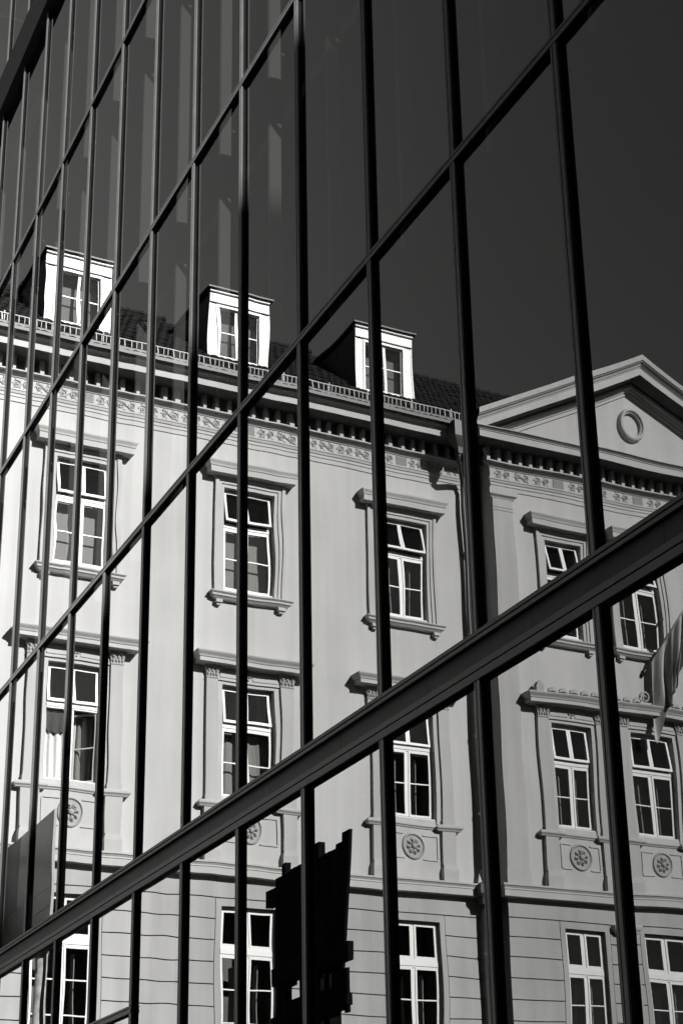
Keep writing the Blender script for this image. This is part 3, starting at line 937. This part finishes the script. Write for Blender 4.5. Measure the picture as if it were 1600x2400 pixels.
# ---- dormers
def dormer(c):
    y0 = -0.45
    zb, zt_ = 20.85, 22.92
    h = DW
    front = MB()
    ops = [(c - 0.50, c + 0.50, 21.18, 22.46)]
    wall_mesh(front, c - h, c + h, zb, zt_ - 0.12, y0, ops, 0.10)
    d = front.build('dormer', 'tin', ob)
    d.location = (0, 0, -0.09)
    q = MB()
    for x in (c - h, c + h):
        q.poly([(x, y0, zb), (x, y0, zt_ - 0.1), (x, -3.0, zt_ - 0.25), (x, -3.0, zb)])
    q.build('cheek', 'slate', d)
    e = MB().box(c - h - 0.012, c - h + 0.02, y0 - 0.02, y0 + 0.012, zb, zt_ - 0.13).box(c + h - 0.02, c + h + 0.012, y0 - 0.02, y0 + 0.012, zb, zt_ - 0.13)
    e.build('corner_strip', 'tin', d)
    # frieze board and cornice under the lid
    f = MB().box(c - h - 0.005, c + h + 0.005, y0, y0 + 0.025, 22.56, 22.79)
    f.box(c - h - 0.02, c + h + 0.02, y0, y0 + 0.06, 22.835, 22.885)
    f.build('frieze_board', 'tin', d)
    f = MB().box(c - h - 0.01, c + h + 0.01, y0 + 0.001, y0 + 0.04, 22.545, 22.56)
    f.build('drip_edge', 'zinc', d)
    r_ = MB()
    yf = y0 + 0.13
    r_.loft([[(c - h - 0.09, yf, 22.90), (c + h + 0.09, yf, 22.90), (c + h + 0.09, yf, 22.935), (c - h - 0.09, yf, 22.935)],
             [(c - h - 0.09, -3.0, 22.70), (c + h + 0.09, -3.0, 22.70), (c + h + 0.09, -3.0, 22.77), (c - h - 0.09, -3.0, 22.77)]], True, True)
    r_.build('roof_lid', 'zinc', d)
    s = MB().box(c - 0.56, c - 0.50, y0, y0 + 0.02, 21.14, 22.52).box(c + 0.50, c + 0.56, y0, y0 + 0.02, 21.14, 22.52).box(c - 0.50, c + 0.50, y0, y0 + 0.02, 22.46, 22.52)
    s.box(c - 0.60, c + 0.60, y0, y0 + 0.07, 21.10, 21.14)
    s.build('casing', 'tin', d)
    # window leaves
    yw = y0 - 0.09
    for sd_ in (-1, 1):
        x0 = c - 0.50 if sd_ < 0 else c + 0.004
        sash(0.496, 1.28, 0.035, [0.66]).build('sash', 'white', d, (x0, yw, 21.18))
        MB().quad((0.03, 0.02, 0.03), (0.466, 0.02, 0.03), (0.466, 0.02, 1.25), (0.03, 0.02, 1.25)).build('pane', 'window_glass', d, (x0, yw, 21.18))
    k = MB().box(c - 0.52, c + 0.52, yw - 0.20, yw - 0.18, 21.1, 22.2)
    k.build('roller_blind', 'plaque', d)
    k = MB().box(c - 0.6, c + 0.6, yw - 0.5, yw - 0.48, 21.0, 22.6)
    k.build('room', 'room', d)
for c in DORM:
    dormer(c)

# ---- rainwater pipe in the corner
hop = MB()
hop.loft([[(2.78 - a, 0.80 - b_, z), (2.78 + a, 0.80 - b_, z), (2.78 + a, 0.80 + b_, z), (2.78 - a, 0.80 + b_, z)] for z, a, b_ in ((20.0, 0.24, 0.18), (19.62, 0.24, 0.18), (19.52, 0.20, 0.15), (19.36, 0.10, 0.09), (19.20, 0.075, 0.075))], True, True)
dp = hop.build('downpipe', 'pipe', ob)
MB().tube([(2.78, 0.80, 19.25), (2.78, 0.79, 19.12), (2.82, 0.70, 19.02), (3.05, 0.42, 18.92), (3.22, 0.24, 18.82), (3.27, 0.17, 18.62), (3.27, 0.17, 18.4), (3.26, 0.16, 18.15), (3.26, 0.12, 14.0), (3.26, 0.12, 9.55)], 0.062, 10).build('upper_pipe', 'pipe', dp, smooth=True)
MB().tube([(3.26, 0.12, 9.55), (3.26, 0.24, 9.36), (3.26, 0.27, 9.1), (3.26, 0.26, 8.9), (3.26, 0.12, 8.72), (3.26, 0.12, 6.0), (3.26, 0.12, 0.2)], 0.062, 10).build('lower_pipe', 'pipe', dp, smooth=True)
for z in (17.0, 15.0, 12.6, 10.8, 7.8, 5.5):
    MB().tube([(3.26, 0.12, z - 0.03), (3.26, 0.12, z + 0.03)], 0.075, 10).build('pipe_clip', 'pipe', dp)
MB().box(2.98, 3.14, 0.72, 0.92, 19.72, 20.16).build('sheet_box', 'pale_zinc', dp)
MB().loft([[(3.26 - a, 0.20 - a, z), (3.26 + a, 0.20 - a, z), (3.26 + a, 0.20 + a, z), (3.26 - a, 0.20 + a, z)] for z, a in ((9.28, 0.10), (9.22, 0.20), (9.02, 0.20), (8.92, 0.14), (8.80, 0.12))], True, True).build('lower_hopper', 'pipe', dp)

# ------------------------------------------------------------------ flag
def ob_world(s, o, z):
    a = R(-94.5)
    return Vector((-27.4947 + s * math.cos(a) - o * math.sin(a), 2 * GLASS_Y - 10.6562 + s * math.sin(a) + o * math.cos(a), z))
PB, PD = Vector((7.84, P, 14.5)), Vector((0.40, 0.35, 0.75))     # pole foot and direction (along, out, up)
MB().tube([PB + PD * 0.02, PB + PD * 2.9], 0.024, 8).build('flagpole', 'rail', ob, smooth=True)
MB().tube([PB, PB + PD * 0.25], 0.05, 8).build('pole_socket', 'zinc', ob, smooth=True)
fl = MB()
rings = []
HEM = [(0.40, 12.80), (0.62, 12.74), (0.80, 13.0), (0.95, 13.45), (1.3, 13.62), (1.45, 13.85), (1.9, 14.05), (2.1, 14.4), (2.6, 14.9)]
def hem(t):
    for i in range(len(HEM) - 1):
        if t <= HEM[i + 1][0]:
            f = (t - HEM[i][0]) / (HEM[i + 1][0] - HEM[i][0])
            return HEM[i][1] + (HEM[i + 1][1] - HEM[i][1]) * f
    return HEM[-1][1]
nd, nz_ = 90, 26
for j in range(nz_ + 1):
    v = j / nz_
    row = []
    for i in range(nd + 1):
        u = i / nd
        t = 0.40 + 2.2 * u
        p0 = PB + PD * t
        z = p0.z - 0.02 + (hem(t) + 0.07 * math.sin(23 * u) - p0.z + 0.02) * v
        am = (0.012 + 0.09 * math.sqrt(v)) * (0.35 + 0.65 * abs(math.sin(4.3 * u + 1.9 + 0.8 * v)))
        ph = 27 * u + 9 * u * u + 1.6 * v + 1.3 * math.sin(7 * u + 3 * v)
        s_ = p0.x - 0.22 * v * u + 0.05 * math.sin(5 * v + 9 * u) * v + 0.6 * am * math.cos(ph * 0.5 + 1.0)
        o_ = p0.y + am * math.sin(ph) + 0.04 * v * math.sin(13 * u + 2 * v)
        row.append((s_, o_ + 0.03, z))
    rings.append(row)
fl.loft(rings)
flag = fl.build('flag', 'flag', None, smooth=True)
flag.data.materials.append(M['pale_flag'])
for p in flag.data.polygons:
    u_, v_ = (p.index % nd) / nd, (p.index // nd) / nz_
    p.material_index = 1 if (0.28 < u_ < 0.40 or 0.62 < u_ < 0.70 or (u_ < 0.12 and v_ > 0.62)) else 0
flag.location = (-27.4947, 2 * GLASS_Y - 10.6562, 0)
flag.rotation_euler = (0, 0, R(-94.5))
tag(flag, 'limp grey flag hanging in folds from the pole below the second floor window', 'flag')

# ------------------------------------------------------------------ black timber hoarding standing in the street
hy = 2 * GLASS_Y - 5.0
th = empty('timber_hoarding', (-16.0, hy, 0), 0, 'tall black plank hoarding on posts with ragged top, in silhouette before the old house', 'hoarding')
rg = random.Random(8)
def plank(x0, x1, z0, z1, y=0.0, lean=0.0):
    b = MB().box(x0, x1 - 0.004, y - 0.02, y + 0.02, z0, z1)
    b.v = [(x + lean * (z - z0), yy, z) for x, yy, z in b.v]
    b.build('plank', 'timber', th)
edges = [-1.18 + 0.2 * i for i in range(13)] + [1.48]
for i in range(13):
    b = MB()
    x0, x1 = edges[i], edges[i + 1] - 0.003
    zb_ = 5.24 + (0.05 if i in (4, 9) else 0)
    zt2 = 6.86 + rg.uniform(-0.012, 0.012) + (0.17 if i == 12 else (0.05 if i == 11 else 0))
    l0, l1 = (0.24 * (i / 12.0) ** 2, 0.24 * ((i + 1) / 12.0) ** 2)      # the boards fan out a little upwards
    y = rg.uniform(-0.005, 0.005)
    b.loft([[(x0 - l0 * (6.86 - z) / 1.6, y - 0.02, z), (x1 - l1 * (6.86 - z) / 1.6, y - 0.02, z), (x1 - l1 * (6.86 - z) / 1.6, y + 0.02, z), (x0 - l0 * (6.86 - z) / 1.6, y + 0.02, z)] for z in (zb_, zt2)], True, True)
    b.build('plank', 'timber', th)
for x0, z1 in ((-0.98, 7.05), (0.22, 7.10)):
    MB().box(x0 - 0.07, x0 + 0.07, -0.13, -0.03, 4.3, z1).build('batten', 'timber', th)
for x0 in (-1.42, -0.5, 0.28):
    MB().box(x0 - 0.09, x0 + 0.09, -0.30, -0.131, 0.0, 6.7).build('post', 'timber', th)
MB().box(-1.72, 1.0, -0.15, -0.031, 6.52, 6.76).build('rail', 'timber', th)
MB().box(-1.15, 1.56, 0.022, 0.10, 5.30, 5.54).build('rail', 'timber', th)
MB().box(-1.18, 1.50, 0.022, 0.10, 4.74, 4.88).build('rail', 'timber', th)
for i in range(13):
    x0, x1 = edges[i], edges[i] + (0.197 if i < 12 else 0.12)
    top = 5.05 if i in (2, 3, 4, 8, 9) else 5.235
    if i == 0: x1 -= 0.06
    b = MB().box(x0, x1, -0.02 + rg.uniform(-0.005, 0.005), 0.02, 4.66 + rg.uniform(-0.012, 0.012) + 0.05 * (i % 5 == 1), top)
    b.build('plank', 'timber', th)

# ------------------------------------------------------------------ dark glazed pavilion at the far corner
py = 2 * GLASS_Y - 3.0
gp = empty('pavilion', (-24.6, py, 0), 0, 'dark grey pavilion fascia on a mottled concrete post at the lower left', 'pavilion')
for x0, x1 in ((-2.4, -0.16), (-0.15, 2.16)):
    MB().box(x0, x1, -0.03, 0.012, 7.62, 8.92).build('fascia_reflection_panel', 'board' if x0 > -1 else 'mid_reflection', gp)  # left bay darker: its reflection is put into the colour
    MB().box(x0, x1, -0.03, 0.010, 6.76, 7.615).build('fascia_reflection_panel', 'dark_reflection', gp)  # darker lower part of the reflection, as plain colour
MB().box(2.165, 2.185, -0.03, 0.02, 6.76, 8.92).build('edge_trim', 'rail', gp)
for z in (7.30, 7.05):
    MB().box(-2.4, 2.16, 0.0105, 0.02, z, z + 0.02).build('rail', 'board', gp)
MB().box(1.62, 2.2, -0.12, 0.10, 6.58, 6.755).build('beam', 'timber', gp)
MB().box(2.15, 2.19, 0.0, 0.05, 0.0, 6.575).build('jamb', 'timber', gp)
MB().tube([(1.86, 0.0, 0.0), (1.87, 0.0, 3.0), (1.88, 0.0, 6.58)], [0.12, 0.11, 0.10], 14).build('post', 'concrete', gp, smooth=True)

# ------------------------------------------------------------------ plain house closing the street to the east (its shaded side is what the old house's windows mirror)
eh = empty('tenement_block', (26.6, -30, 0), 0, 'plain shaded tenement block with rows of dark windows closing the street opposite the old house', 'building')
ew = MB()
ops = []
for j in range(12):
    for i in range(8):
        ops.append((-22 + j * 3.8, -20.6 + j * 3.8, 1.4 + i * 3.5, 3.4 + i * 3.5))
wall_mesh(ew, -24, 23, 0, 29.2, 0.0, ops, 0.2)
ew.v = [(-y, x, z) for x, y, z in ew.v]
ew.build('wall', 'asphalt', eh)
MB().box(0.25, 12, -24, 23, 0, 29.2).build('body', 'interior', eh)
MB().box(-0.4, 12.4, -24.4, 23.4, 29.2, 29.6).build('roof', 'zinc', eh)
